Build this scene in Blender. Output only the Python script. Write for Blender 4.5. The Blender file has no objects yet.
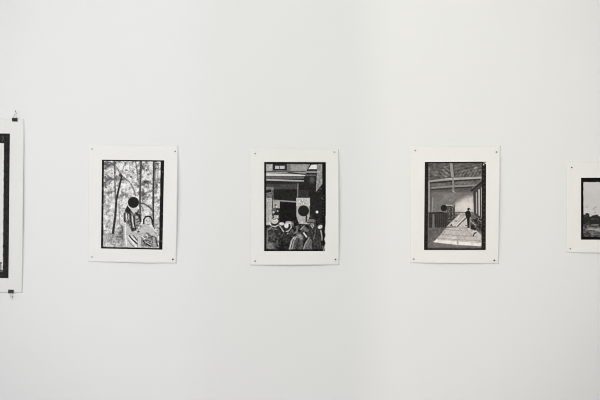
import bpy, bmesh, math, random
import numpy as np

random.seed(7)
rng = np.random.default_rng(11)
C = bpy.context.scene.collection

# ------------------------------------------------------------------ scale of the place
S = 0.003472            # metres per photograph pixel on the hanging wall
HZ = 1.50               # camera / eye height
DIST = 2.893            # camera to wall


def wx(px): return (px - 300.0) * S
def wz(py): return HZ - (py - 200.0) * S


def lin(v):
    v = np.asarray(v, float) / 255.0
    return np.where(v <= 0.04045, v / 12.92, ((v + 0.055) / 1.055) ** 2.4)


# ------------------------------------------------------------------ materials
def mat(name, color, rough=0.8, spec=0.2, metal=0.0):
    m = bpy.data.materials.new(name); m.use_nodes = True
    b = m.node_tree.nodes['Principled BSDF']
    b.inputs['Base Color'].default_value = (*color, 1)
    b.inputs['Roughness'].default_value = rough
    b.inputs['Metallic'].default_value = metal
    b.inputs['Specular IOR Level'].default_value = spec
    return m


def noisy(m, scale, amount, c, bump=0.0, detail=4):
    """small variation of the base colour and an optional bump"""
    nt = m.node_tree; b = nt.nodes['Principled BSDF']
    tc = nt.nodes.new('ShaderNodeTexCoord')
    n = nt.nodes.new('ShaderNodeTexNoise'); n.inputs['Scale'].default_value = scale
    n.inputs['Detail'].default_value = detail
    nt.links.new(tc.outputs['Object'], n.inputs['Vector'])
    r = nt.nodes.new('ShaderNodeValToRGB')
    lo = [max(0, k * (1 - amount)) for k in c]; hi = [min(1, k * (1 + amount)) for k in c]
    r.color_ramp.elements[0].position = 0.3; r.color_ramp.elements[1].position = 0.7
    r.color_ramp.elements[0].color = (*lo, 1); r.color_ramp.elements[1].color = (*hi, 1)
    nt.links.new(n.outputs['Fac'], r.inputs['Fac'])
    nt.links.new(r.outputs['Color'], b.inputs['Base Color'])
    if bump:
        n2 = nt.nodes.new('ShaderNodeTexNoise'); n2.inputs['Scale'].default_value = scale * 9
        nt.links.new(tc.outputs['Object'], n2.inputs['Vector'])
        bp = nt.nodes.new('ShaderNodeBump'); bp.inputs['Strength'].default_value = bump
        bp.inputs['Distance'].default_value = 0.001
        nt.links.new(n2.outputs['Fac'], bp.inputs['Height'])
        nt.links.new(bp.outputs['Normal'], b.inputs['Normal'])
    return m


WALL = (0.80, 0.80, 0.79)
M_wall = noisy(mat('wall_paint', WALL, 0.9, 0.15), 1.3, 0.002, WALL, 0.02)
M_ceil = mat('ceiling_paint', (0.8, 0.8, 0.79), 0.95, 0.1)
M_floor = noisy(mat('floor_concrete', (0.42, 0.41, 0.40), 0.5, 0.4), 2.2, 0.10, (0.42, 0.41, 0.40), 0.03)
PAPER = (0.826, 0.814, 0.783)
M_paper = noisy(mat('cotton_paper', PAPER, 0.95, 0.1), 60, 0.006, PAPER, 0.05)
COOL = (0.782, 0.780, 0.752)
M_paper_cool = noisy(mat('cotton_paper_grey', COOL, 0.95, 0.1), 60, 0.006, COOL, 0.05)
M_steel = mat('pin_steel', (0.30, 0.30, 0.28), 0.35, 0.5, 0.85)
M_steel_dark = mat('pin_dark_steel', (0.07, 0.07, 0.06), 0.4, 0.5, 0.3)
M_steel_bright = mat('pin_pale_steel', (0.52, 0.52, 0.50), 0.35, 0.5, 0.6)
M_clip = mat('clip_black', (0.012, 0.012, 0.013), 0.35, 0.4)
M_wire = mat('clip_wire', (0.62, 0.62, 0.60), 0.25, 0.5, 0.9)
M_frame = mat('window_paint', (0.75, 0.75, 0.74), 0.6, 0.3)

M_print = bpy.data.materials.new('inkjet_print'); M_print.use_nodes = True
_nt = M_print.node_tree; _b = _nt.nodes['Principled BSDF']
_b.inputs['Roughness'].default_value = 0.9; _b.inputs['Specular IOR Level'].default_value = 0.12
_a = _nt.nodes.new('ShaderNodeVertexColor'); _a.layer_name = 'ink'
_nt.links.new(_a.outputs['Color'], _b.inputs['Base Color'])


# ------------------------------------------------------------------ object helpers
def link(name, me, m=None, parent=None):
    o = bpy.data.objects.new(name, me); C.objects.link(o)
    if m is not None: me.materials.append(m)
    if parent is not None: o.parent = parent
    return o


def tag(o, label=None, cat=None, group=None, kind=None):
    if label: o['label'] = label
    if cat: o['category'] = cat
    if group: o['group'] = group
    if kind: o['kind'] = kind
    return o


def box_bm(bm, x0, x1, y0, y1, z0, z1):
    v = [bm.verts.new(p) for p in ((x0, y0, z0), (x1, y0, z0), (x1, y1, z0), (x0, y1, z0),
                                   (x0, y0, z1), (x1, y0, z1), (x1, y1, z1), (x0, y1, z1))]
    for f in ((0, 3, 2, 1), (4, 5, 6, 7), (0, 1, 5, 4), (1, 2, 6, 5), (2, 3, 7, 6), (3, 0, 4, 7)):
        bm.faces.new([v[i] for i in f])


def build(name, bm, m, parent=None, smooth=False):
    me = bpy.data.meshes.new(name)
    bmesh.ops.recalc_face_normals(bm, faces=bm.faces)
    bm.to_mesh(me); bm.free()
    if smooth:
        for p in me.polygons: p.use_smooth = True
    return link(name, me, m, parent)


def structure(name, boxes, m):
    bm = bmesh.new()
    for b in boxes: box_bm(bm, *b)
    return tag(build(name, bm, m), kind='structure')


def lathe_bm(bm, prof, segs=20):
    """profile [(radius, distance out of the wall)] turned about the y axis; -y is into the room"""
    rings = []
    for r, d in prof:
        rings.append([bm.verts.new((r * math.cos(2 * math.pi * k / segs), -d, r * math.sin(2 * math.pi * k / segs)))
                      for k in range(segs)])
    for a, b in zip(rings, rings[1:]):
        for k in range(segs):
            bm.faces.new((a[k], a[(k + 1) % segs], b[(k + 1) % segs], b[k]))
    bm.faces.new(rings[0]); bm.faces.new(rings[-1])


def tube_bm(bm, pts, r, segs=8):
    from mathutils import Vector
    pts = [Vector(p) for p in pts]
    rings = []
    for i, p in enumerate(pts):
        t = (pts[min(i + 1, len(pts) - 1)] - pts[max(i - 1, 0)]).normalized()
        up = Vector((0, 1, 0)) if abs(t.y) < 0.8 else Vector((1, 0, 0))
        a = t.cross(up).normalized(); b = t.cross(a).normalized()
        rings.append([bm.verts.new(p + a * r * math.cos(2 * math.pi * k / segs) + b * r * math.sin(2 * math.pi * k / segs))
                      for k in range(segs)])
    for a, b in zip(rings, rings[1:]):
        for k in range(segs):
            bm.faces.new((a[k], a[(k + 1) % segs], b[(k + 1) % segs], b[k]))
    bm.faces.new(rings[0]); bm.faces.new(rings[-1])


# ------------------------------------------------------------------ the room
X0, X1, Y0, H = -3.6, 3.6, -6.0, 3.6
T = 0.2
structure('wall_back', [(X0 - T, X1 + T, 0, T, 0, H)], M_wall)
structure('floor', [(X0 - T, X1 + T, Y0 - T, T, -T, 0)], M_floor)
structure('ceiling', [(X0 - T, X1 + T, Y0 - T, T, H, H + T)], M_ceil)
structure('wall_right', [(X1, X1 + T, Y0 - T, 0, 0, H)], M_wall)
# left wall with a tall window opening
wy0, wy1, wz0, wz1 = -4.2, -1.4, 0.7, 3.1
structure('wall_left', [(X0 - T, X0, Y0 - T, wy0, 0, H), (X0 - T, X0, wy1, 0, 0, H),
                        (X0 - T, X0, wy0, wy1, 0, wz0), (X0 - T, X0, wy0, wy1, wz1, H)], M_wall)
# wall behind the camera: two tall openings with a pier between them, shaped to band the light
fx0, fxa, fxb, fx1, fz0, fz1 = -2.9, -1.078, 1.042, 2.9, 0.5, 3.2
structure('wall_front', [(X0, fx0, Y0 - T, Y0, 0, H), (fxa, fxb, Y0 - T, Y0, 0, H), (fx1, X1, Y0 - T, Y0, 0, H),
                         (fx0, fxa, Y0 - T, Y0, 0, fz0), (fxb, fx1, Y0 - T, Y0, 0, fz0),
                         (fx0, fxa, Y0 - T, Y0, fz1, H), (fxb, fx1, Y0 - T, Y0, fz1, H)], M_wall)


def window(name, along, a0, a1, z0, z1, at, n):
    root = tag(bpy.data.objects.new(name, None), kind='structure'); C.objects.link(root)
    bm = bmesh.new(); d0, d1 = at - 0.03, at + 0.03

    def b(u0, u1, v0, v1):
        if along == 'x': box_bm(bm, u0, u1, d0, d1, v0, v1)
        else: box_bm(bm, d0, d1, u0, u1, v0, v1)
    w = 0.05
    b(a0, a1, z0, z0 + w); b(a0, a1, z1 - w, z1)
    for k in range(n + 1):
        u = a0 + (a1 - a0 - w) * k / n
        b(u, u + w, z0 + w, z1 - w)
    build('window_frame', bm, M_frame, root)


window('window_1', 'y', wy0, wy1, wz0, wz1, X0 - T / 2, 3)
window('window_2', 'x', fx0, fxa, fz0, fz1, Y0 - T / 2, 1)
window('window_3', 'x', fxb, fx1, fz0, fz1, Y0 - T / 2, 1)


# ------------------------------------------------------------------ painting the printed pictures
def vnoise(x, y, scale, seed, octaves=3):
    """smooth value noise in [0,1]"""
    out = np.zeros_like(x); amp = 1.0; tot = 0.0; s = scale
    for k in range(octaves):
        g = np.random.default_rng(seed * 101 + k).random((512, 512))
        u = x / s + 37.3 * k + 1000; v = y / s + 11.7 * k + 1000
        i = np.floor(u).astype(int); j = np.floor(v).astype(int)
        fu = u - i; fv = v - j
        fu = fu * fu * (3 - 2 * fu); fv = fv * fv * (3 - 2 * fv)
        i0, i1, j0, j1 = i % 512, (i + 1) % 512, j % 512, (j + 1) % 512
        out += amp * ((g[j0, i0] * (1 - fu) + g[j0, i1] * fu) * (1 - fv) + (g[j1, i0] * (1 - fu) + g[j1, i1] * fu) * fv)
        tot += amp; amp *= 0.55; s *= 0.5
    return out / tot


class Picture:
    """ink tones (0-255) evaluated over an array of points of the sheet"""
    def __init__(s, x, y, base):
        s.x, s.y = x, y
        s.t = np.full_like(x, float(base))

    def blend(s, a, tone):
        s.t = s.t * (1 - a) + tone * a

    def poly(s, pts, tone, a=1.0, soft=0.35):
        n = len(pts); inside = np.zeros(s.x.shape, bool); d = np.full(s.x.shape, 1e9)
        for k in range(n):
            x1, y1 = pts[k]; x2, y2 = pts[(k + 1) % n]
            c = ((y1 > s.y) != (y2 > s.y)) & (s.x < (x2 - x1) * (s.y - y1) / ((y2 - y1) or 1e-9) + x1)
            inside ^= c
            d = np.minimum(d, s.seg(x1, y1, x2, y2)[0])
        sd = np.where(inside, d, -d)
        s.blend(a * np.clip(0.5 + sd / (2 * soft), 0, 1), tone)

    def rect(s, x0, y0, x1, y1, tone, a=1.0, soft=0.35):
        s.poly([(x0, y0), (x1, y0), (x1, y1), (x0, y1)], tone, a, soft)

    def seg(s, x1, y1, x2, y2):
        dx, dy = x2 - x1, y2 - y1
        L = dx * dx + dy * dy or 1e-9
        u = np.clip(((s.x - x1) * dx + (s.y - y1) * dy) / L, 0, 1)
        return np.hypot(s.x - x1 - u * dx, s.y - y1 - u * dy), u

    def line(s, pts, w, tone, a=1.0, soft=0.4, w2=None):
        m = np.zeros_like(s.x); n = len(pts) - 1
        for k in range(n):
            d, u = s.seg(*pts[k], *pts[k + 1])
            ww = w if w2 is None else w + (w2 - w) * (k + u) / n
            m = np.maximum(m, np.clip(0.5 + (ww / 2 - d) / (2 * soft), 0, 1))
        s.blend(a * m, tone)

    def oval(s, cx, cy, rx, ry, tone, a=1.0, soft=0.35, rot=0.0):
        c, q = math.cos(rot), math.sin(rot)
        u = ((s.x - cx) * c + (s.y - cy) * q) / rx; v = (-(s.x - cx) * q + (s.y - cy) * c) / ry
        r = np.hypot(u, v); m = min(rx, ry)
        s.blend(a * np.clip(0.5 + (1 - r) * m / (2 * soft), 0, 1), tone)

    def grain(s, amount, scale, seed, mask=None, octaves=3):
        n = (vnoise(s.x, s.y, scale, seed, octaves) - 0.5) * 2 * amount
        s.t = s.t + (n if mask is None else n * mask)

    def box(s, x0, y0, x1, y1, soft=1.0):
        f = lambda q, a, b: np.clip((q - a) / soft, 0, 1) * np.clip((b - q) / soft, 0, 1)
        return f(s.x, x0, x1) * f(s.y, y0, y1)


def paint_forest(x, y):
    p = Picture(x, y, 190)
    p.grain(120, 2.6, 3, octaves=4)
    up = np.clip((208 - y) / 30, 0, 1)
    n = vnoise(x, y, 3.4, 5, 4)
    p.blend(np.clip((n - 0.56) * 9, 0, 1) * (0.25 + 0.5 * up), 70)
    n = vnoise(x, y, 4.2, 8, 4)
    p.blend(np.clip((n - 0.5) * 8, 0, 1) * (0.55 + 0.25 * up), 232)
    # left background is paler and quieter lower down
    p.blend(0.5 * p.box(104, 192, 124, 236, 8), 208)
    # ground
    p.blend(0.5 * p.box(100, 232, 126, 250, 3), 165)
    p.oval(116, 237, 8, 4.5, 120, 0.5, 1.5); p.oval(122, 232, 3.4, 5, 80, 0.6, 1.5); p.oval(110, 241, 4, 3, 115, 0.4, 1.5)
    p.line([(121.5, 226), (124.5, 233)], 1.2, 60, 0.7, 0.6)
    p.grain(65, 1.5, 12, p.box(104, 226, 127, 247, 3))
    # trees
    p.line([(114.6, 161), (114.9, 180), (115.4, 200)], 1.3, 76, 0.8, 0.5)
    p.line([(121.8, 176), (119.5, 186), (116.5, 199), (115.3, 216), (113, 233)], 1.7, 46, 0.97, 0.45, 2.4)
    p.oval(120.4, 175.2, 1.5, 1.8, 42, 0.9, 0.6)
    p.line([(120, 174), (117, 168), (115, 165)], 0.8, 96, 0.55, 0.6)
    p.line([(122, 173), (124, 166), (127, 161)], 0.9, 110, 0.55, 0.6)
    p.line([(122, 176), (126, 179.5), (129.5, 182)], 1.2, 80, 0.7, 0.6); p.line([(131, 184), (134, 190), (135.5, 196)], 1.4, 84, 0.75, 0.6)
    p.line([(119, 204), (119.4, 214), (120, 226)], 1.0, 120, 0.6)
    p.line([(135.5, 161), (137, 170), (138.4, 181)], 1.1, 90, 0.75, 0.5)
    p.line([(141, 161), (140.4, 180), (140.0, 203), (140.4, 216)], 2.0, 66, 0.92, 0.5)
    p.line([(153.8, 161), (153.4, 185), (153.2, 212), (153.6, 226)], 1.7, 52, 0.92, 0.45)
    p.line([(155.5, 162), (154.6, 178), (156, 186)], 2.4, 60, 0.6, 1.0)
    p.line([(158.5, 163), (157.4, 180), (156.5, 192)], 1.2, 100, 0.6, 0.7)
    for pts in ([(143, 183), (147, 181), (152, 184)], [(143, 195), (147, 192.6), (152, 191)], [(153, 190), (157, 186)],
                [(108, 176), (112, 180), (109, 184)], [(105, 168), (111, 165)], [(106, 181), (111, 178)],
                [(143, 199), (146, 196.5)], [(147, 198), (149.6, 194.8)], [(143, 189), (144, 194)]):
        p.line(pts, 1.6, 62, 0.6, 0.8)
    p.oval(106, 165, 2.5, 3, 80, 0.5, 1.5); p.oval(108, 179.5, 2.6, 2.6, 60, 0.6, 1.2); p.oval(145, 181.6, 2.2, 1.3, 50, 0.75, 0.8)
    # bough and leaves behind the seated one
    p.line([(139.5, 203.6), (144, 203.6), (148.4, 206.4), (152, 209.4)], 1.2, 62, 0.9, 0.5)
    for pts in ([(142, 208), (147, 212.5)], [(144.5, 206.5), (151.5, 212.5)], [(142, 213), (144.6, 215.4)]):
        p.line(pts, 1.5, 205, 0.8, 0.5)
    p.line([(141.6, 205.8), (143.4, 210.5)], 1.0, 75, 0.7, 0.6)
    # standing figure, its head behind the punched disc
    p.poly([(123, 199), (128.5, 197.5), (129.5, 205), (126.5, 207), (123.5, 208)], 220, 0.85, 0.8)
    p.poly([(123.6, 213), (130, 208.5), (140, 209), (141.5, 216), (140, 224), (135.5, 231), (131, 231), (128.5, 224), (124, 222)], 96, 0.92, 0.6)
    p.grain(60, 1.1, 14, p.box(124, 209, 141, 231, 1))
    p.poly([(129.2, 207.5), (133.5, 213.4), (136, 213.6), (139.2, 207)], 206, 0.95, 0.5)
    p.poly([(124.6, 211), (127.4, 205.6), (130.6, 209.6), (130, 214.4), (127.4, 212.6)], 36, 0.97, 0.45)
    p.line([(136, 213.2), (139, 215.6), (140.6, 219.6), (139.6, 223)], 1.9, 40, 0.92, 0.5)
    p.line([(124.6, 213), (124.2, 220), (126.2, 222.6), (128.4, 220)], 1.0, 45, 0.9)
    p.line([(126.4, 213.6), (126.6, 219.4)], 1.1, 222, 0.9); p.line([(128.6, 214.6), (128.4, 219), (126.4, 222)], 0.8, 214, 0.8)
    p.line([(130.4, 214), (130.8, 221), (132, 229)], 1.0, 30, 0.92); p.line([(132.2, 216), (132.6, 222), (134, 227.6)], 0.95, 224, 0.9)
    p.line([(134, 216), (134.4, 222), (135.4, 229)], 1.1, 32, 0.92); p.oval(132.8, 229.4, 2.2, 1.7, 42, 0.9, 0.6)
    p.oval(136.6, 217.4, 1.3, 1.3, 190, 0.85, 0.4); p.line([(136, 221), (138.6, 220)], 0.9, 190, 0.8); p.line([(136, 224), (139.6, 222.4)], 1.4, 170, 0.8)
    # pale skirt
    p.poly([(123.2, 223), (129.6, 226), (132, 232), (137, 232), (139, 247), (123.4, 247)], 190, 0.92, 0.7)
    p.line([(125.6, 223), (125.4, 234), (126.6, 246)], 1.2, 236, 0.85, 0.6); p.line([(123.8, 232), (124, 246)], 0.8, 140, 0.7)
    p.line([(128, 236), (133, 242.6), (136.4, 246.6)], 1.2, 240, 0.9); p.line([(129.2, 235.6), (133, 240), (137.6, 244)], 1.15, 34, 0.95)
    p.line([(131.4, 236.4), (137.4, 242)], 1.0, 226, 0.85); p.line([(133.2, 235.4), (137.6, 240.4)], 1.0, 60, 0.85)
    p.line([(128.2, 240), (131, 244), (133.6, 246.6)], 0.8, 110, 0.8)
    # seated figure
    p.poly([(138, 231), (142, 226.6), (149, 225.6), (154, 229), (154.6, 234), (150, 236.6), (142, 236.6), (137, 235.6)], 190, 0.95, 0.7)
    p.line([(143.9, 223.6), (143.8, 219.6), (145.6, 216.9), (148.2, 216.1), (150.8, 217.2), (152.2, 220.2), (152.4, 224)], 1.5, 34, 0.97, 0.4)
    p.oval(147.8, 222, 3.2, 4.5, 196, 1, 0.45)
    p.oval(146.4, 220.6, 0.5, 0.4, 84, 0.85, 0.3); p.oval(149.2, 221, 0.5, 0.4, 84, 0.85, 0.3)
    p.line([(147.8, 221.4), (147.6, 223)], 0.4, 140, 0.8); p.line([(147, 224.6), (148.8, 224.6)], 0.6, 70, 0.9)
    p.line([(152.2, 223.6), (154.6, 228.6)], 1.0, 70, 0.8); p.line([(151, 227), (155.6, 231.4)], 0.8, 226, 0.8)
    p.line([(128, 233.6), (135, 234), (142, 234.2), (149, 234.6)], 2.4, 172, 0.9, 0.7)
    p.oval(138.4, 231.6, 1.1, 0.8, 44, 0.9, 0.5); p.line([(138, 230.4), (141, 227)], 0.7, 130, 0.6)
    p.poly([(137.6, 237), (148, 235.6), (156, 236), (159, 247), (137.6, 247)], 122, 0.9, 0.7)
    p.grain(80, 1.2, 16, p.box(142, 233, 159, 247, 1.5))
    p.line([(142, 236.4), (144.4, 238.4), (146.6, 239.2)], 1.1, 226, 0.9); p.line([(147, 233), (151, 236), (153, 239)], 1.6, 62, 0.75, 0.6)
    p.line([(143.6, 241), (147, 243.4), (150.6, 246.4)], 1.6, 34, 0.92); p.line([(144.6, 243.6), (149.6, 246)], 0.8, 30, 0.8)
    p.line([(145, 241.6), (150, 244.6)], 0.8, 226, 0.85); p.line([(146, 239.6), (150.4, 241.4)], 1.0, 60, 0.8)
    p.line([(139.6, 238.4), (139.4, 246.4)], 2.9, 206, 0.95, 0.6); p.line([(153.6, 238), (154, 245)], 2.0, 172, 0.85, 0.6)
    p.line([(155.6, 238), (157.6, 246)], 1.3, 56, 0.8, 0.5); p.oval(158.6, 243.6, 0.9, 1.0, 236, 0.9, 0.4)
    p.line([(141, 246.6), (158, 247.2)], 0.8, 200, 0.6)
    p.grain(26, 1.1, 21)
    return p.t


def paint_street(x, y):
    p = Picture(x, y, 36)
    # upper frieze
    p.rect(265, 163.5, 322, 173, 138)
    p.rect(265, 164.5, 272, 171, 172)
    p.grain(38, 1.4, 31, p.box(265, 163, 308, 173, 1))
    p.rect(273, 163.5, 287, 170.6, 38); p.rect(275.2, 165.8, 284.6, 169, 190); p.rect(279, 165.6, 279.8, 169, 90)
    p.rect(286.8, 164, 290.5, 171, 110, 0.8); p.line([(284.6, 163), (286, 170)], 1, 50)
    p.rect(291, 165.5, 307, 171.8, 156, 0.9)
    p.grain(22, 1.0, 33, p.box(291, 165, 307, 172, 0.5))
    p.poly([(306.5, 171), (310.5, 163.6), (317.5, 163.6), (317.6, 171)], 42)
    p.poly([(308.3, 169.2), (311.3, 164.8), (316.7, 164.5), (317, 169.2)], 226)
    # cornice
    p.rect(265, 171, 306, 172.2, 82, 0.9)
    p.rect(265, 172.2, 306, 173.6, 150)
    p.poly([(265, 173.2), (306, 174.6), (305, 176.2), (265, 175.8)], 208)
    p.line([(288, 172.3), (305.5, 174.6)], 0.9, 45)
    p.rect(265, 176.2, 304, 178.8, 96)
    p.poly([(265, 178.9), (304, 180.2), (304, 181.9), (265, 180.6)], 172)
    p.rect(265, 181.6, 304, 183.4, 42)
    p.rect(265, 184, 297, 189.5, 72, 0.9, 0.8)
    p.rect(274, 189.5, 296.5, 199.5, 34)
    p.line([(297.9, 184), (297.6, 197)], 1.3, 132, 0.9)
    p.rect(299, 190, 309, 197, 55, 0.8)
    # door head and left pier
    p.rect(265, 187, 273.5, 225, 112); p.rect(266.2, 198, 272.2, 225, 176, 0.95)
    p.line([(272.4, 196), (272.4, 222)], 0.8, 60)
    p.poly([(265.5, 190.3), (271, 189), (271.5, 193.5), (266, 194.5)], 32); p.line([(266, 193.4), (271, 192.8)], 0.8, 165)
    p.grain(36, 1.5, 35, p.box(265, 187, 274, 225, 1))
    p.line([(273, 200.2), (295.5, 201.8)], 1.3, 150)
    p.rect(273.2, 201.2, 279.8, 208.2, 176, 0.95); p.rect(274.6, 204, 276.2, 208.2, 60, 0.8)
    p.rect(272, 208, 276, 212, 110, 0.7)
    for cx, cy, r in ((276.2, 206.8, 0.9), (273.6, 212.2, 1.1), (277.6, 211, 0.8)): p.oval(cx, cy, r, r, 205, 0.9)
    p.rect(280, 202.8, 296, 224, 24)
    # notice board and lit column round the disc
    p.rect(296.2, 197.8, 310, 206.2, 192)
    p.grain(70, 1.1, 37, p.box(297.5, 199, 308.5, 205, 0.6))
    p.poly([(296.5, 206), (309.5, 206), (309.6, 216), (307.5, 224), (299, 224), (296.4, 216)], 184, 0.96)
    # banner and lamp at the right
    p.poly([(317.6, 163.6), (322.2, 163.2), (322.4, 184), (315.8, 192), (316.6, 178)], 148)
    p.grain(48, 1.7, 39, p.box(315.8, 165, 322.4, 192, 0.6))
    p.oval(311.8, 180, 3.2, 3.6, 66, 0.9, 0.9); p.oval(312.2, 179.6, 1.5, 2.0, 100, 0.6, 0.8)
    p.rect(306, 174.5, 315.8, 176, 118, 0.8, 0.6)
    p.oval(317, 212, 1.35, 1.35, 240, 1, 0.4)
    p.line([(322, 198), (323, 200)], 0.7, 150, 0.8); p.line([(312, 219), (318, 221)], 0.8, 70, 0.7)
    # the crowd: coats first, then heads and hats
    p.poly([(265, 250), (265.5, 229), (270, 225.5), (277, 226), (281, 231), (283, 250)], 62)
    p.grain(44, 1.8, 40, p.box(265, 226, 283, 250, 1))
    p.line([(267.4, 229), (267.2, 241)], 1.3, 136, 0.75, 0.6); p.line([(273.6, 229), (274.4, 240)], 0.9, 104, 0.6)
    p.oval(270, 246, 4.4, 4.2, 142, 0.7, 1.6)
    p.poly([(278, 250), (279, 236), (283, 231), (290, 232), (291, 250)], 34)
    p.line([(280, 238), (283, 234)], 1.2, 90, 0.6, 0.6); p.oval(285, 239, 3, 4, 62, 0.5, 1.5)
    p.poly([(290, 232), (297, 226), (304, 224), (310, 232), (308, 240), (298, 238)], 56)
    p.grain(70, 1.9, 42, p.box(288, 221, 318, 240, 1.5))
    p.poly([(288.4, 250), (290.4, 240), (293.6, 236.4), (297, 233.8), (301, 233.6), (303.4, 236.4), (303, 250)], 84)
    p.poly([(297, 234.4), (300.6, 233.8), (303, 237), (301.4, 240), (297.4, 238)], 164, 0.8, 0.9)
    p.line([(294.4, 236.6), (291.6, 241), (289.6, 249)], 1.3, 196, 0.9); p.line([(296.4, 236.6), (293.6, 241), (292, 249)], 1.2, 176, 0.85)
    p.line([(293.6, 239.6), (291, 248)], 0.6, 58, 0.8); p.line([(299, 240), (297, 250)], 3.2, 50, 0.7, 1.2)
    p.poly([(302.4, 250), (305, 243), (309.4, 236.4), (312, 240), (312.4, 250)], 96)
    p.line([(308.8, 238), (305.6, 243.6), (303.4, 249.4)], 1.2, 160, 0.85); p.line([(309.6, 240), (307, 249)], 0.9, 134, 0.7)
    p.poly([(309, 234), (312, 226), (318, 228), (321, 235), (321, 250), (312.6, 250), (312, 240)], 50)
    p.line([(315.2, 229), (315, 234), (313.6, 239)], 1.0, 118, 0.75, 0.5); p.line([(311, 230), (313, 234)], 0.9, 96, 0.7)
    p.line([(317.6, 238), (318, 249)], 1.2, 76, 0.6, 0.6)
    p.line([(320.8, 230.6), (322, 236), (322.2, 240)], 1.4, 196, 0.85, 0.5); p.line([(320, 240), (321, 248)], 1, 90, 0.6)
    # hats and heads
    p.rect(272.2, 214.8, 278.6, 219, 60, 0.7); p.rect(274, 215.2, 278.4, 218.4, 196, 0.95, 0.5); p.oval(272.6, 217, 0.9, 1.2, 150, 0.8, 0.4)
    p.oval(274.8, 221, 3.5, 2.7, 216, 1, 0.5); p.line([(273.4, 219.4), (275.6, 219)], 0.8, 60, 0.85); p.line([(271.8, 221), (275, 222.4), (278, 220.6)], 0.5, 150, 0.7)
    p.line([(271.6, 224), (274.4, 225), (277.4, 224.3)], 1.4, 36, 0.95); p.line([(269, 222.6), (271.4, 225.8), (275, 226.6), (278.6, 225)], 1.0, 214, 0.9)
    p.line([(268.6, 229.4), (271, 227.4)], 1.2, 176, 0.8); p.line([(272, 228.6), (277, 229.4)], 0.9, 150, 0.6)
    p.oval(281.6, 223.8, 2.7, 1.6, 216, 1, 0.5); p.line([(279.8, 226), (282, 229), (283.6, 231.6)], 1.3, 206, 0.85, 0.5)
    p.oval(288.6, 222.6, 3.4, 1.6, 190, 0.95, 0.5); p.oval(286.4, 225.6, 2.3, 2.6, 220, 1, 0.5)
    p.line([(290.9, 223.4), (291.2, 227.4), (288.6, 230.8), (286.4, 231.4)], 1.1, 200, 0.9); p.line([(289.4, 224.6), (289.6, 227), (287.4, 229.6)], 1.2, 34, 0.95)
    p.oval(287.8, 233.4, 0.8, 0.8, 180, 0.85, 0.4)
    p.oval(293, 223.6, 1.2, 2, 140, 0.8, 0.6); p.oval(295.6, 222.6, 1.7, 2.0, 30, 0.9, 0.6)
    p.line([(296.8, 226.6), (297.2, 231), (292.6, 236)], 1.7, 132, 0.8, 0.7); p.oval(294.4, 235.2, 2, 1.2, 30, 0.85, 0.5, -0.5)
    p.oval(299.6, 230.6, 1.6, 2.4, 32, 0.9, 0.6)
    p.poly([(300.4, 229), (304, 226), (308.6, 229), (308, 232.4), (303.4, 231.6)], 92, 0.95, 0.6); p.line([(300.6, 229.4), (303.8, 226.4)], 1.0, 168, 0.85)
    p.line([(304, 228.6), (307.6, 230.4)], 0.8, 140, 0.7); p.line([(303.8, 233), (306.4, 236.6)], 1.5, 236, 0.95, 0.45)
    p.oval(308.4, 222.6, 1.6, 1.6, 176, 0.8, 0.6); p.oval(311.4, 221, 4.0, 1.9, 108, 1, 0.5); p.line([(308, 220), (313.6, 219.8)], 0.7, 146, 0.7)
    p.line([(307.6, 222.6), (314.6, 222.8)], 0.9, 38, 0.9); p.oval(312, 224.4, 1.8, 1.4, 150, 0.85, 0.5); p.line([(310.8, 225.6), (312.6, 227.8), (313.8, 225)], 0.8, 214, 0.85)
    p.line([(306.4, 216), (306.2, 221.6)], 1.5, 40, 0.9)
    p.oval(320.2, 226.8, 2.5, 2.0, 206, 1, 0.5, -0.5); p.line([(317.8, 225.6), (321.6, 224.4)], 0.8, 60, 0.8)
    p.grain(32, 1.5, 43, p.box(267, 215, 323, 250, 1))
    p.grain(20, 1.0, 41)
    return p.t


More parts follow.
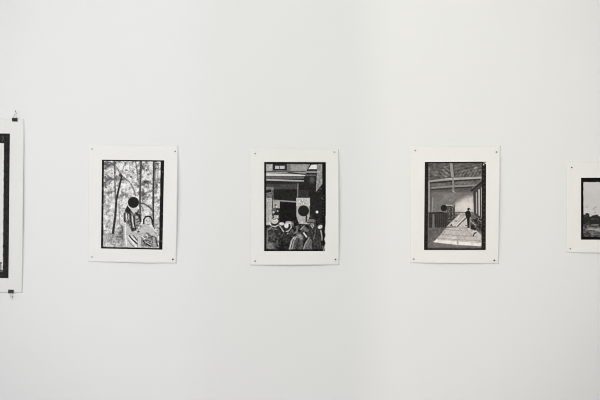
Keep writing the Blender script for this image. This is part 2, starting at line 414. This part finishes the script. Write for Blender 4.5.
def paint_barn(x, y):
    p = Picture(x, y, 100)
    # boarded ceiling with rafters
    p.rect(427, 162, 483, 193, 88)
    for k in range(9): p.line([(430 + 2 * k, 176 - 1.3 * k), (448, 172 - 1.6 * k + 6)], 0.7, 128 if k % 2 else 60, 0.55, 0.5)
    for k in range(9): p.line([(455, 178 - 1.7 * k), (482, 171 - 1.5 * k)], 0.7, 124 if k % 2 else 62, 0.5, 0.5)
    for pts in ([(443, 170), (449, 175)], [(444, 166.5), (449.6, 171)], [(441, 172.6), (446, 177)]): p.line(pts, 1.2, 150, 0.7, 0.6)
    for k in range(8): p.line([(456 + 3.4 * k, 176.4), (459.6 + 3.4 * k, 171.4 - 0.3 * k)], 0.9, 146, 0.5, 0.6)
    for k in range(6): p.line([(455 + 4.4 * k, 184.4), (459 + 4.4 * k, 181.4)], 0.8, 138, 0.55, 0.6)
    p.oval(436, 174, 6, 3, 112, 0.4, 2, 0.5); p.oval(475.5, 168, 1.8, 0.8, 176, 0.8, 0.5, -0.5)
    p.grain(30, 2.4, 51, p.box(427, 162, 483, 192, 1))
    p.poly([(449.3, 162), (452.6, 162), (454, 177), (451, 177)], 152, 0.95); p.line([(449, 163), (450.7, 177)], 0.6, 70, 0.7); p.line([(452.8, 163), (454.4, 177)], 0.6, 70, 0.7)
    p.poly([(429.6, 180.6), (450, 177.8), (482, 176.6), (482, 178.6), (450, 180.2), (429.6, 182)], 158)
    p.line([(446, 179), (458, 178.8)], 1.0, 190, 0.8, 0.5); p.line([(462, 178.6), (481.6, 177.7)], 0.9, 182, 0.8, 0.5)
    p.poly([(428, 182.6), (450, 180.6), (482, 178.8), (482, 180), (450, 182), (428, 184)], 56)
    p.poly([(430, 187.2), (452, 185.4), (480, 184.4), (480, 186), (452, 187.4), (430, 189)], 138)
    p.poly([(430, 189), (452, 187.4), (480, 186), (478, 187.4), (430, 190.4)], 62)
    p.oval(440, 184.6, 6, 1.2, 140, 0.6, 0.8); p.oval(464, 182.8, 7, 1.2, 132, 0.6, 0.8)
    p.rect(430, 190.4, 474, 192.6, 92, 0.9, 0.6)
    p.line([(453, 178), (453.3, 191)], 1.8, 140, 0.9); p.line([(453, 191), (456, 193.5)], 1.2, 172, 0.8)
    # far wall
    p.rect(430.5, 192.5, 474, 213.5, 116)
    p.poly([(452, 212.6), (474, 212.6), (474, 196), (466, 197), (456, 203)], 200, 0.9, 2.2)
    p.oval(466, 207, 9, 5, 214, 0.7, 2); p.oval(445, 197, 8, 3, 138, 0.6, 3)
    p.oval(437, 196, 5, 4, 98, 0.6, 3); p.grain(12, 2.5, 54, p.box(430, 192, 474, 213, 1))
    p.rect(427.5, 178, 429.2, 214, 88); p.line([(428.9, 181), (429, 213.4)], 1.3, 168, 0.95); p.line([(430.9, 184), (431, 212.6)], 1.1, 84, 0.85); p.line([(433, 198), (432, 212)], 1.0, 158, 0.8)
    for k in range(5): p.oval(429, 169.2 + 2.9 * k, 0.7, 0.8, 158, 0.8, 0.5)
    p.line([(428.7, 166), (428.7, 181)], 0.6, 128, 0.7)
    # windows of the right wall
    p.poly([(473, 190), (482.5, 181), (482.5, 222), (474, 214)], 70)
    p.line([(471.5, 190.5), (482, 182)], 1.8, 48); p.line([(472.5, 188), (482, 178.8)], 0.9, 130, 0.8)
    p.line([(476.4, 193), (476.6, 213)], 1.0, 170); p.line([(479, 190), (479.2, 215)], 1.3, 200); p.line([(481.4, 188), (481.6, 217)], 0.8, 176)
    p.line([(474.6, 191), (474.8, 214)], 0.8, 58)
    # dark boarding at the left
    p.rect(429, 212.5, 448.5, 228, 52)
    for k in range(9): p.line([(430 + 2.1 * k, 213.5), (430 + 2.1 * k, 227.5)], 0.5, 82, 0.6, 0.4)
    p.line([(428, 213), (443, 212.4)], 0.9, 30)
    p.poly([(432.6, 214), (434.2, 214), (434.6, 229), (432.2, 229)], 128, 0.8)
    # stacked crates
    p.rect(447.3, 205.2, 454.8, 224.6, 64)
    p.line([(446.2, 205.2), (450, 205.2), (453.4, 206)], 0.9, 206, 0.9)
    for cx, cy in ((449.2, 209.2), (452.6, 208.8), (449.2, 213.4), (452.6, 213.8), (449, 217.8), (452.4, 217.4), (449, 221), (448.6, 211.4), (452.8, 211.2)):
        p.line([(cx, cy - 0.5), (cx, cy + 0.5)], 0.9, 150, 0.7, 0.4)
    for k in range(4): p.line([(448, 207.4 + 4.3 * k), (454, 207.4 + 4.3 * k)], 0.7, 90, 0.7)
    # floor
    p.rect(428, 228, 482.3, 249, 112)
    p.poly([(428, 228), (446, 227), (436, 241), (428, 247)], 96, 0.9, 0.8)
    p.poly([(446.5, 227.5), (462, 226.6), (474, 228), (482.5, 236), (482.5, 246.4), (433, 242), (439.5, 236)], 186, 1, 0.6)
    p.poly([(433.5, 242), (436.5, 239.4), (456, 241.2), (481, 243), (482, 246), (457, 244.8)], 228, 1, 0.5)
    p.line([(441, 234.2), (458, 235.6), (476, 236.4)], 0.8, 140, 0.8, 0.5); p.line([(438, 238), (456, 239.4), (480, 240.6)], 0.9, 150, 0.8, 0.5)
    p.line([(446, 229.6), (466, 231)], 0.8, 150, 0.7); p.line([(457.6, 236), (457.8, 245)], 1.1, 158, 0.8)
    p.line([(445, 231), (442, 236)], 1.0, 140, 0.6); p.line([(466, 229), (473, 237)], 0.9, 150, 0.7)
    p.oval(452, 238, 5, 1, 214, 0.7, 0.7)
    p.grain(24, 1.8, 53, p.box(428, 227, 482, 249, 1))
    # slanting boards in front of the far wall
    p.line([(454.8, 212.6), (474, 212.8)], 0.9, 92)
    p.poly([(446.6, 226.4), (450, 223), (460.6, 213), (466, 212.9), (470.6, 213), (470, 226.8), (447, 227.2)], 194, 0.97)
    p.poly([(455.4, 221.4), (462.4, 213.4), (466, 213.6), (458.6, 222)], 158, 0.8, 0.6); p.grain(34, 1.2, 56, p.box(447, 213, 466, 227, 1))
    p.line([(457.6, 226.4), (461, 222.6), (466.6, 217.6)], 0.9, 56); p.line([(456.6, 225.4), (465, 216.4)], 0.7, 222, 0.7)
    p.oval(456, 221, 0.8, 1, 112, 0.8, 0.5); p.poly([(449.8, 226), (451.4, 223.6), (452.6, 226)], 60, 0.9)
    p.line([(447, 227), (456, 226.8)], 0.9, 62, 0.9); p.line([(459, 228), (469, 227.8)], 0.7, 140, 0.8)
    # rubble at the right
    p.poly([(470.6, 228.6), (470.8, 222), (473, 219.4), (475.6, 217.4), (479, 218), (481.4, 221), (482, 231), (476.4, 230.6), (472.4, 229.8)], 66, 0.97, 0.6)
    p.grain(74, 1.3, 55, p.box(470.5, 216.5, 482.3, 232, 1))
    p.line([(470.6, 221), (473, 223), (475.4, 225)], 1.0, 176, 0.85); p.oval(475.8, 220.4, 2, 1.2, 34, 0.9, 0.5)
    p.line([(472, 226), (474, 229)], 1.6, 34, 0.8); p.line([(478, 220), (480.6, 221.4)], 0.9, 150, 0.7)
    # small dark object on the floor
    p.line([(473.3, 235.6), (474.4, 233.2), (476, 232.6)], 1.1, 38)
    # man standing with hands in his pockets
    p.poly([(465.1, 212.4), (466.6, 211), (468, 210.4), (469.8, 211), (470.8, 213.4), (470.8, 216), (469.8, 217.8), (469.6, 222), (469.5, 227.8), (467.4, 227.6), (467, 219), (465.6, 215.8)], 34, 1, 0.4)
    p.line([(469.3, 219), (469.6, 225)], 0.7, 76, 0.7); p.line([(465.4, 225.4), (467.4, 225.4)], 0.8, 80, 0.8)
    p.oval(468.4, 209.2, 1.15, 1.3, 50, 1, 0.35); p.line([(468.4, 208), (469.8, 208.8)], 0.7, 40); p.oval(470.2, 209.6, 0.5, 0.4, 90, 0.8, 0.3)
    p.poly([(428, 246.6), (482, 247.6), (482, 249), (428, 249)], 90, 0.8, 0.5)
    p.grain(14, 1.0, 57)
    return p.t


def paint_landscape(x, y):
    p = Picture(x, y, 200)
    p.grain(6, 10, 61)
    p.blend(0.3 * np.clip(1 - np.abs(y - 196) / 7, 0, 1), 188)
    p.blend(0.5 * np.clip(1 - (y - 182) / 3, 0, 1), 216)
    n = vnoise(x, y * 1.3, 3.2, 62, 4)
    top = 214.6 + 5 * (vnoise(x, y * 0, 6, 63, 3) - 0.5) * 2 - 4 * (n - 0.5)
    p.blend(np.clip((y - top + 7) / 3, 0, 1) * np.clip((n - 0.5) * 6, 0, 1) * 0.55, 105)
    p.blend(np.clip((y - top) / 0.9, 0, 1), 42)
    p.blend(np.clip((n - 0.52) * 8, 0, 1) * np.clip((y - top - 1) / 2, 0, 1) * 0.4, 92)
    g = np.clip((y - 223.5) / 1.5, 0, 1)
    p.blend(g, 84)
    p.poly([(586, 229), (600, 227.2), (640, 225.6), (669, 226), (669, 231), (600, 231.6)], 172, 0.85, 1.0)
    p.grain(62, 2.0, 64, g)
    for k in range(26):
        yy = 224 + 12 * random.random(); xx = 584 + 82 * random.random()
        p.line([(xx, yy), (xx + 6, yy + 1.2 * (random.random() - 0.5))], 0.7, random.choice((40, 44, 150)), 0.7)
    return p.t


def paint_large(x, y):
    p = Picture(x, y, 222)
    p.grain(8, 12, 71)
    p.blend(0.25 * np.clip((y - 190) / 60, 0, 1), 205)
    # a low plain building and ground at the foot
    p.rect(-80, 262.5, 1.6, 273, 128)
    p.rect(-80, 262.2, 1.8, 263.6, 70)
    for k in range(8): p.rect(-76 + 10 * k, 265, -71 + 10 * k, 269.5, 60)
    p.rect(-90, 270, 5, 274, 90, 1, 0.6)
    p.grain(26, 1.8, 72, np.clip((y - 262) / 1, 0, 1))
    return p.t


def crisp(t, ppp, amount=0.7):
    """hard darkroom contrast along the edges of shapes"""
    k = np.ones(ppp + 1) / (ppp + 1)
    q = np.pad(t, ppp, mode='edge')
    q = np.apply_along_axis(lambda r: np.convolve(r, k, 'same'), 0, q)
    q = np.apply_along_axis(lambda r: np.convolve(r, k, 'same'), 1, q)
    return np.clip(t + amount * (t - q[ppp:-ppp, ppp:-ppp]), 14, 246)


# ------------------------------------------------------------------ a print: sheet, picture, black film border, punched disc
def make_print(name, label, sheet, pic, inner, paint, disc=None, lift=(0.002, 0.003, 0.006, 0.005), border_tone=26,
               tint=(1.0, 0.985, 0.955), ppp=4, seed=0, marks=None, rebate_grain=6, paper=None, group='unframed black and white photographs pinned to the wall'):
    """sheet / pic = photo positions of corners TL, TR, BR, BL on the wall; inner = x0,y0,x1,y1 edges of the image at TL
    and BR as fractions are derived from pixel insets (left, top, right, bottom)"""
    cx = sum(p[0] for p in sheet) / 4; cy = max(p[1] for p in sheet)
    root = bpy.data.objects.new(name, None); C.objects.link(root)
    root.location = (wx(cx), 0, wz(cy)); root.empty_display_size = 0.05
    tag(root, label, 'photograph', group)
    ox, oz = wx(cx), wz(cy)
    sh = np.array(sheet, float)

    def bil(q, u, v):
        q = np.array(q, float)
        a = q[0][:, None, None] * (1 - u) * (1 - v) + q[1][:, None, None] * u * (1 - v) \
            + q[2][:, None, None] * u * v + q[3][:, None, None] * (1 - u) * v
        return a[0], a[1]

    x_l, x_r = sh[:, 0].min(), sh[:, 0].max(); y_t, y_b = sh[:, 1].min(), sh[:, 1].max()
    lt, ll, lr, lb = lift

    def out(px, py):
        """how far the sheet stands off the wall: pinned at its corners, bowing between them"""
        u = np.clip((px - x_l) / (x_r - x_l), 0, 1); v = np.clip((py - y_t) / (y_b - y_t), 0, 1)
        bow_v = np.clip(4 * v * (1 - v), 0, 1); bow_u = np.clip(4 * u * (1 - u), 0, 1)
        d = -0.0001 + 0.0013 * (1 - (1 - bow_u) * (1 - bow_v)) + lr * u ** 4 * bow_v + ll * (1 - u) ** 4 * bow_v + lb * v ** 5 * bow_u + lt * (1 - v) ** 5 * bow_u
        d = d + 0.0022 * bow_u * bow_v
        # shallow cockling of the heavy paper
        d = d + 0.0005 * np.sin(px * 0.11 + seed) * bow_u * bow_v + 0.0004 * np.sin(py * 0.09 + 2 * seed) * bow_v
        return d

    # --- the sheet, with a slightly deckled edge
    nu = max(24, int((x_r - x_l) / 1.5)); nv = max(24, int((y_b - y_t) / 1.5))
    u, v = np.meshgrid(np.linspace(0, 1, nu + 1), np.linspace(0, 1, nv + 1))
    px, py = bil(sheet, u, v)
    r = np.random.default_rng(100 + seed)

    def ragged(n, a):
        k = r.normal(0, 1, n + 1); k = np.convolve(k, np.ones(3) / 3, 'same'); return k * a
    px[:, 0] += ragged(nv, 0.14); px[:, -1] += ragged(nv, 0.14)
    py[0, :] += ragged(nu, 0.12); py[-1, :] += ragged(nu, 0.24)
    d = out(px, py); th = 0.0005
    k = 1 - (d + th) / DIST      # the sheet stands a little nearer than the wall it was measured on
    front = np.stack([wx(px) * k - ox, -(d + th), wz(py) - oz], -1).reshape(-1, 3)
    back = np.stack([wx(px) * k - ox, -d, wz(py) - oz], -1).reshape(-1, 3)
    n = front.shape[0]
    W = nu + 1
    idx = (np.arange(nv)[:, None] * W + np.arange(nu)[None, :]).ravel()
    f = np.stack([idx, idx + W, idx + W + 1, idx + 1], 1)
    fb = f[:, ::-1] + n
    rim = list(range(0, W)) + [W * k + W - 1 for k in range(1, nv + 1)] + [W * nv + k for k in range(W - 2, -1, -1)] + [W * k for k in range(nv - 1, 0, -1)]
    side = [(rim[k], rim[(k + 1) % len(rim)], rim[(k + 1) % len(rim)] + n, rim[k] + n) for k in range(len(rim))]
    me = bpy.data.meshes.new('paper_sheet')
    me.from_pydata(np.vstack([front, back]).tolist(), [], f.tolist() + fb.tolist() + side)
    for p in me.polygons: p.use_smooth = True
    for e in me.edges: e.use_edge_sharp = False
    me.update()
    link('paper_sheet', me, paper or M_paper, root)

    # --- the printed area as one fine grid, cut into image, film border and disc
    wpx = pic[1][0] - pic[0][0]; hpx = pic[3][1] - pic[0][1]
    gu = int(wpx * ppp); gv = int(hpx * ppp)
    u, v = np.meshgrid(np.linspace(0, 1, gu + 1), np.linspace(0, 1, gv + 1))
    px, py = bil(pic, u, v)
    iu0, iv0, iu1, iv1 = inner[0] / wpx, inner[1] / hpx, 1 - inner[2] / wpx, 1 - inner[3] / hpx
    t = paint(px, py)
    t = crisp(t, ppp)
    # film border: nearly black rebate with faint edge wear
    b = Picture(px, py, border_tone); b.grain(rebate_grain, 1.3, 200 + seed)
    if marks: marks(b)
    du = np.minimum(u - iu0, iu1 - u) * wpx; dv = np.minimum(v - iv0, iv1 - v) * hpx
    wob = (vnoise(px, py, 3.0, 300 + seed, 2) - 0.5) * 0.5
    a = np.clip(0.5 + (np.minimum(du, dv) + wob) / 0.6, 0, 1)
    t = b.t * (1 - a) + t * a
    if disc:
        dx, dy, dr = disc
        dd = np.hypot(px - dx, py - dy)
        k = np.clip(0.5 + (dr - dd) / 0.5, 0, 1)
        t = t * (1 - k) + 34 * k
    t = np.clip(t, 8, 250)
    rgb = lin(t)[..., None] * np.array(tint) / 0.95
    # dark inks lean slightly warm-neutral
    rgba = np.concatenate([np.clip(rgb, 0, 0.9), np.ones(rgb.shape[:2] + (1,))], -1)
    d = out(px, py) + th + 0.00025
    co = np.stack([wx(px) * (1 - d / DIST) - ox, -d, wz(py) - oz], -1)
    uc = (u[:-1, :-1] + u[1:, 1:]) / 2; vc = (v[:-1, :-1] + v[1:, 1:]) / 2
    pcx = (px[:-1, :-1] + px[1:, 1:]) / 2; pcy = (py[:-1, :-1] + py[1:, 1:]) / 2
    inn = (uc > iu0) & (uc < iu1) & (vc > iv0) & (vc < iv1)
    dm = np.hypot(pcx - disc[0], pcy - disc[1]) < disc[2] if disc else np.zeros_like(inn)
    sets = [('printed_image', inn & ~dm, None), ('film_border', ~inn & ~dm, 'black film border around the printed image')]
    if disc: sets.append(('punched_disc', dm, 'solid black round disc on the picture'))
    W = gu + 1
    cof = co.reshape(-1, 3); colf = rgba.reshape(-1, 4)
    for nm, mask, lab in sets:
        jj, ii = np.nonzero(mask)
        q = jj * W + ii
        fc = np.stack([q, q + W, q + W + 1, q + 1], 1)
        used, inv = np.unique(fc.ravel(), return_inverse=True)
        fc = inv.reshape(fc.shape)
        me = bpy.data.meshes.new(nm)
        me.from_pydata(cof[used].tolist(), [], fc.tolist())
        ca = me.color_attributes.new('ink', 'FLOAT_COLOR', 'POINT')
        ca.data.foreach_set('color', colf[used].ravel().astype(np.float32))
        me.polygons.foreach_set('use_smooth', np.ones(len(me.polygons), bool))
        me.update()
        o = link(nm, me, M_print, root)
        if lab: o['label'] = lab
    return out


def sprockets(p):
    for k in range(19):
        yy = 165 + 4.55 * k
        p.oval(483.9 + 0.3 * (k % 3 - 1), yy, 0.45, 0.35, 120, 0.8, 0.4)
        if k % 2: p.oval(426.3, yy, 0.4, 0.5, 84, 0.7, 0.4)
    p.poly([(482.6, 161), (486.5, 161), (486.5, 164.5), (484.8, 163.6)], 228)
    p.oval(485, 162.3, 0.7, 0.6, 40)
    p.oval(483.6, 164.6, 0.7, 0.9, 200)


def torn(p):
    p.oval(326.0, 231.5, 1.6, 1.5, 232)
    p.oval(325.1, 231.5, 0.6, 0.7, 60, 0.9)
    p.poly([(325.4, 216), (326.5, 216), (326.5, 252), (325, 252), (324.2, 247), (325.4, 243), (324.2, 239), (325.3, 236), (325.0, 228), (325.6, 223)], 226, 1, 0.4)
    p.line([(322.8, 246), (323.6, 251)], 0.8, 190, 0.8)
    for k in range(7): p.oval(323.6, 196 + 3.1 * k, 0.4, 0.5, 110, 0.7, 0.4)
    p.line([(266, 162.6), (300, 162.9), (323, 162.7)], 0.35, 70, 0.6)


def nicks(p):
    for xx, yy in ((102.6, 189), (102.5, 205), (101.9, 222), (162.6, 172), (162.5, 214), (161.8, 229), (161.4, 241)):
        p.oval(xx, yy, 0.7, 0.35, 150, 0.8, 0.4)
    p.line([(104, 246.9), (135, 247.4), (158, 248.4)], 0.45, 120, 0.6)


def edge_numbers(p):
    p.line([(2.2, 137), (3.4, 139.5), (2.2, 141)], 0.9, 96, 0.8, 0.5)
    p.line([(3.2, 136.5), (3.4, 138)], 0.7, 110, 0.7, 0.4)
    for k in range(9): p.line([(-84 + 9 * k, 137), (-83 + 9 * k, 141)], 0.9, 90, 0.7, 0.5)
    p.grain(9, 1.5, 91)


outs = {}
outs['large'] = make_print('photographic_print',
    'large sheet hung from a black binder clip, cut off by the left edge',
    [(-107, 117.6), (24.2, 118.8), (22.4, 292.8), (-109, 291.6)],
    [(-92.5, 132.6), (9.9, 133.6), (8.5, 278.0), (-94, 277.0)], (5.6, 9.6, 5.7, 6.0), paint_large,
    lift=(0.001, 0.002, 0.0035, 0.004), border_tone=40, ppp=3, seed=1, marks=edge_numbers, rebate_grain=12, paper=M_paper_cool)
outs['forest'] = make_print('photographic_print',
    'pinned print of two figures under forest trees, a black disc over one face',
    [(88.6, 144.6), (178.2, 145.8), (176.4, 263.4), (87.8, 261.8)],
    [(102.0, 159.7), (164.2, 160.4), (162.4, 249.6), (101.0, 248.4)], (2.0, 1.3, 3.4, 1.6), paint_forest,
    disc=(133.4, 202.4, 5.5), lift=(0.001, 0.001, 0.007, 0.003), seed=2, marks=nicks)
outs['street'] = make_print('photographic_print',
    'pinned print of a crowd in hats on a dark street, black disc above them',
    [(249.6, 148.8), (338.8, 149.0), (339.3, 264.9), (250.2, 265.3)],
    [(264.2, 162.0), (325.8, 162.2), (325.8, 251.0), (264.2, 251.0)], (1.9, 1.9, 3.4, 1.7), paint_street,
    disc=(303.5, 210.8, 5.5), lift=(0.001, 0.001, 0.006, 0.006), seed=3, marks=torn, border_tone=20)
outs['barn'] = make_print('photographic_print',
    'pinned print of a raftered hall with one standing man and a small black disc',
    [(409.8, 146.6), (500.6, 146.0), (498.8, 263.8), (410.4, 263.0)],
    [(424.8, 162.0), (486.1, 161.7), (485.7, 249.9), (424.0, 249.9)], (3.6, 1.3, 4.2, 1.6), paint_barn,
    disc=(443.9, 208.0, 3.2), lift=(0.001, 0.001, 0.006, 0.005), seed=4, marks=sprockets,
    tint=(1.04, 0.965, 0.915), border_tone=32, rebate_grain=10)
outs['landscape'] = make_print('photographic_print',
    'pinned landscape print of dark trees under a pale sky, cut off by the right edge',
    [(566.6, 162.6), (684.0, 162.0), (684.0, 254.2), (566.2, 252.6)],
    [(581.0, 177.8), (669.4, 177.6), (669.4, 239.8), (581.0, 239.6)], (2.3, 4.3, 2.6, 3.0), paint_landscape,
    lift=(0.001, 0.001, 0.003, 0.005), seed=5, border_tone=14, rebate_grain=4)


# ------------------------------------------------------------------ pins: flat head on a short shank through the sheet
def pin_head_bm(r):
    bm = bmesh.new()
    lathe_bm(bm, [(r * 0.9, 0.0), (r, 0.0003), (r, 0.0009), (r * 0.8, 0.0014), (r * 0.35, 0.0017)], 20)
    return bm


def pin_shank_bm():
    bm = bmesh.new(); lathe_bm(bm, [(0.0001, -0.016), (0.0006, -0.012), (0.0006, 0.0004)], 10); return bm


def make_pin(loc, r, m, label):
    root = bpy.data.objects.new('wall_pin', None); C.objects.link(root); root.location = loc
    root.empty_display_size = 0.01
    tag(root, label, 'pin', 'small metal pins holding the prints')
    build('pin_head', pin_head_bm(r), m, root, True)
    build('pin_shank', pin_shank_bm(), m, root, True)
    return root


PINS = [
    ('forest', 92.3, 149.1, 3.4, 'b', 'pale metal pin in the top left corner of the forest print'),
    ('forest', 175.3, 151.4, 2.9, 'm', 'small grey pin in the top right corner of the forest print'),
    ('forest', 92.0, 256.8, 3.2, 'b', 'pale metal pin in the bottom left corner of the forest print'),
    ('forest', 173.0, 259.3, 3.2, 'd', 'dark metal pin in the bottom right corner of the forest print'),
    ('street', 255.2, 153.6, 2.9, 'm', 'small grey pin in the top left corner of the street crowd print'),
    ('street', 334.4, 152.1, 3.6, 'b', 'pale metal pin in the top right corner of the street crowd print'),
    ('street', 255.2, 261.0, 2.9, 'm', 'small grey pin in the bottom left corner of the street crowd print'),
    ('street', 335.5, 259.4, 3.0, 'd', 'dark metal pin in the bottom right corner of the street crowd print'),
    ('barn', 415.2, 150.6, 2.9, 'm', 'small grey pin in the top left corner of the raftered hall print'),
    ('barn', 496.3, 152.0, 3.4, 'm', 'grey metal pin in the top right corner of the raftered hall print'),
    ('barn', 413.6, 259.2, 3.3, 'm', 'grey metal pin in the bottom left corner of the raftered hall print'),
    ('barn', 494.1, 260.4, 3.4, 'd', 'blackish pin in the bottom right corner of the raftered hall print'),
    ('landscape', 571.6, 167.5, 2.6, 'd', 'dark pin in the top left corner of the landscape print'),
    ('landscape', 570.1, 248.6, 2.9, 'm', 'grey pin in the bottom left corner of the landscape print'),
]
MM = {'b': M_steel_bright, 'm': M_steel, 'd': M_steel_dark}
for key, px, py, r, m, lab in PINS:
    d = float(outs[key](np.array(px), np.array(py)))
    make_pin((wx(px), -(d + 0.0006), wz(py)), r * 0.001, MM[m], lab)


# ------------------------------------------------------------------ binder clips and the nails that carry them
def make_clip(px, py, down, tilt, label):
    """py = free edge of the sheet; the jaws close on the sheet below (or above) it, the handles stand beyond the edge"""
    root = bpy.data.objects.new('binder_clip', None); C.objects.link(root)
    d = float(outs['large'](np.array(px), np.array(py)))
    root.location = (wx(px), -(d + 0.0003), wz(py)); root.rotation_euler = (0, tilt + (math.pi if down else 0), 0)
    root.empty_display_size = 0.02
    tag(root, label, 'binder clip', 'black binder clips on the large print')
    w = 0.0095; hgt = 0.0098; dep = 0.0036
    # folded spring steel: triangular section, open at the bottom where the jaws meet the paper
    bm = bmesh.new()
    sec = [(-0.0006, -hgt), (-dep, 0.0006), (-dep, 0.0018), (dep * 0.2, 0.0018), (dep * 0.2, 0.0006), (0.0009, -hgt)]
    inner = [(-0.0001 - 0.0001, -hgt), (-dep + 0.0005, 0.0004), (dep * 0.2 - 0.0005, 0.0004), (0.0003, -hgt)]
    loop = sec + inner[::-1]
    a = [bm.verts.new((-w, y, z)) for y, z in loop]; b = [bm.verts.new((w, y, z)) for y, z in loop]
    n = len(loop)
    for k in range(n): bm.faces.new((a[k], a[(k + 1) % n], b[(k + 1) % n], b[k]))
    bm.faces.new(a); bm.faces.new(b[::-1])
    build('clip_body', bm, M_clip, root)
    # rolled lips on the jaws
    bm = bmesh.new()
    tube_bm(bm, [(-w, -0.0011, -hgt), (-w * 0.3, -0.0011, -hgt), (w * 0.3, -0.0011, -hgt), (w, -0.0011, -hgt)], 0.0007)
    build('clip_lip', bm, M_clip, root, True)
    # wire handles
    for side, reach, y1 in ((-1, 0.0165, -0.0045), (1, 0.0155, 0.0002)):
        bm = bmesh.new()
        y0 = -dep * 0.9 if side < 0 else 0.0002
        pts = [(-0.0062, y0 * 0.5, -0.004), (-0.0052, y0, 0.0015), (-0.0030, y1, reach * 0.55)]
        for k in range(9):
            t = math.pi * k / 8
            pts.append((-0.0028 * math.cos(t), y1, reach * 0.78 + 0.0028 * math.sin(t)))
        pts += [(0.0030, y1, reach * 0.55), (0.0052, y0, 0.0015), (0.0062, y0 * 0.5, -0.004)]
        tube_bm(bm, pts, 0.00045)
        build('clip_handle', bm, M_wire, root, True)
    return root


make_clip(15.1, 118.6, False, 0.03, 'black binder clip on the top edge of the large left sheet')
make_clip(11.2, 292.6, True, 0.05, 'black binder clip on the bottom edge of the large left sheet')


def make_nail(px, py, tip, label):
    """thin nail leaning out of the wall, its head towards the room"""
    root = bpy.data.objects.new('wall_nail', None); C.objects.link(root); root.location = (wx(px), 0, wz(py))
    root.empty_display_size = 0.01
    tag(root, label, 'nail', 'thin nails at the binder clips')
    bm = bmesh.new(); q = (tip[0] * S, -0.017, -tip[1] * S)
    tube_bm(bm, [(0, 0.008, 0), (q[0] * 0.5, q[1] * 0.5, q[2] * 0.5), q], 0.0008)
    build('nail_shank', bm, M_steel, root, True)
    bm = bmesh.new(); lathe_bm(bm, [(0.0010, -0.0003), (0.0018, 0.0), (0.0018, 0.0007), (0.0008, 0.0011)], 16)
    h = build('nail_head', bm, M_steel_dark, root, True); h.location = q
    return root


make_nail(16.9, 114.6, (0.2, -3.0), 'thin nail carrying the clip at the top of the large left sheet')
make_nail(10.9, 300.2, (3.5, -3.9), 'thin nail beside the clip at the foot of the large left sheet')

# ------------------------------------------------------------------ light
world = bpy.data.worlds.new('World'); bpy.context.scene.world = world; world.use_nodes = True
bg = world.node_tree.nodes['Background']; bg.inputs['Color'].default_value = (0.9, 0.95, 1, 1); bg.inputs['Strength'].default_value = 1.0


def area(name, loc, target, sx, sy, power, color):
    from mathutils import Vector
    l = bpy.data.lights.new(name, 'AREA'); l.shape = 'RECTANGLE'; l.size = sx; l.size_y = sy
    l.energy = power; l.color = color
    o = bpy.data.objects.new(name, l); C.objects.link(o); o.location = loc
    o.rotation_euler = (Vector(target) - Vector(loc)).to_track_quat('-Z', 'Z').to_euler()
    return o


def spot(name, loc, target, deg, blend, power, color, radius=0.05):
    from mathutils import Vector
    l = bpy.data.lights.new(name, 'SPOT'); l.spot_size = math.radians(deg); l.spot_blend = blend
    l.energy = power; l.color = color; l.shadow_soft_size = radius
    o = bpy.data.objects.new(name, l); C.objects.link(o); o.location = loc
    o.rotation_euler = (Vector(target) - Vector(loc)).to_track_quat('-Z', 'Z').to_euler()
    return o


area('daylight_left', (X0 + 0.02, (wy0 + wy1) / 2, (wz0 + wz1) / 2), (X0 + 1, (wy0 + wy1) / 2, (wz0 + wz1) / 2), 2.6, 2.2,
     30.4, (1.0, 0.984, 0.984))
area('added_fill_rear_left', ((fx0 + fxa) / 2, Y0 + 0.02, 1.85), ((fx0 + fxa) / 2, Y0 + 1, 1.85), 1.6, 2.5, 70.7, (1.0, 0.975, 0.971))  # added soft fill, set just inside the rear left opening
# added narrow strip lights beyond the two windows behind the camera; the pier between them shades the middle of the wall
area('added_strip_left', (-1.5, -9.0, 1.9), (-1.5, 0, 1.9), 0.07, 2.6, 38.3, (0.66, 0.75, 1.0))
area('added_strip_right', (1.5, -9.0, 1.9), (1.5, 0, 1.9), 0.07, 2.6, 82.0, (1.0, 0.884, 0.814))
spot('added_spot_centre', (0.1, -3.0, 3.3), (0.0, 0, 1.70), 44, 0.8, 36.0, (0.922, 1.0, 0.924), radius=0.06)  # added unseen spot that brightens the middle of the wall
spot('added_spot_right', (0.9, -3.0, 3.3), (0.50, 0, 1.85), 38, 1.0, 11.5, (0.543, 1.0, 0.304), radius=0.06)  # added unseen spot, tinted to correct the wall tone
spot('added_spot_far', (0.2, -5.0, 3.3), (0.05, 0, 1.80), 32, 0.6, 196.8, (1.0, 0.975, 0.94), radius=0.06)  # added unseen spot; its soft cone edge leaves the wall corners darker

# ------------------------------------------------------------------ camera
cam = bpy.data.cameras.new('camera'); cam.lens = 50; cam.sensor_width = 36; cam.sensor_fit = 'HORIZONTAL'
co = bpy.data.objects.new('camera', cam); C.objects.link(co)
co.location = (0, -DIST, HZ); co.rotation_euler = (math.pi / 2, 0, 0)
bpy.context.scene.camera = co
bpy.context.scene.cycles.filter_width = 1.0
vs = bpy.context.scene.view_settings
vs.view_transform = 'Standard'; vs.look = 'None'; vs.gamma = 1.0; vs.exposure = 0.0; vs.use_curve_mapping = False
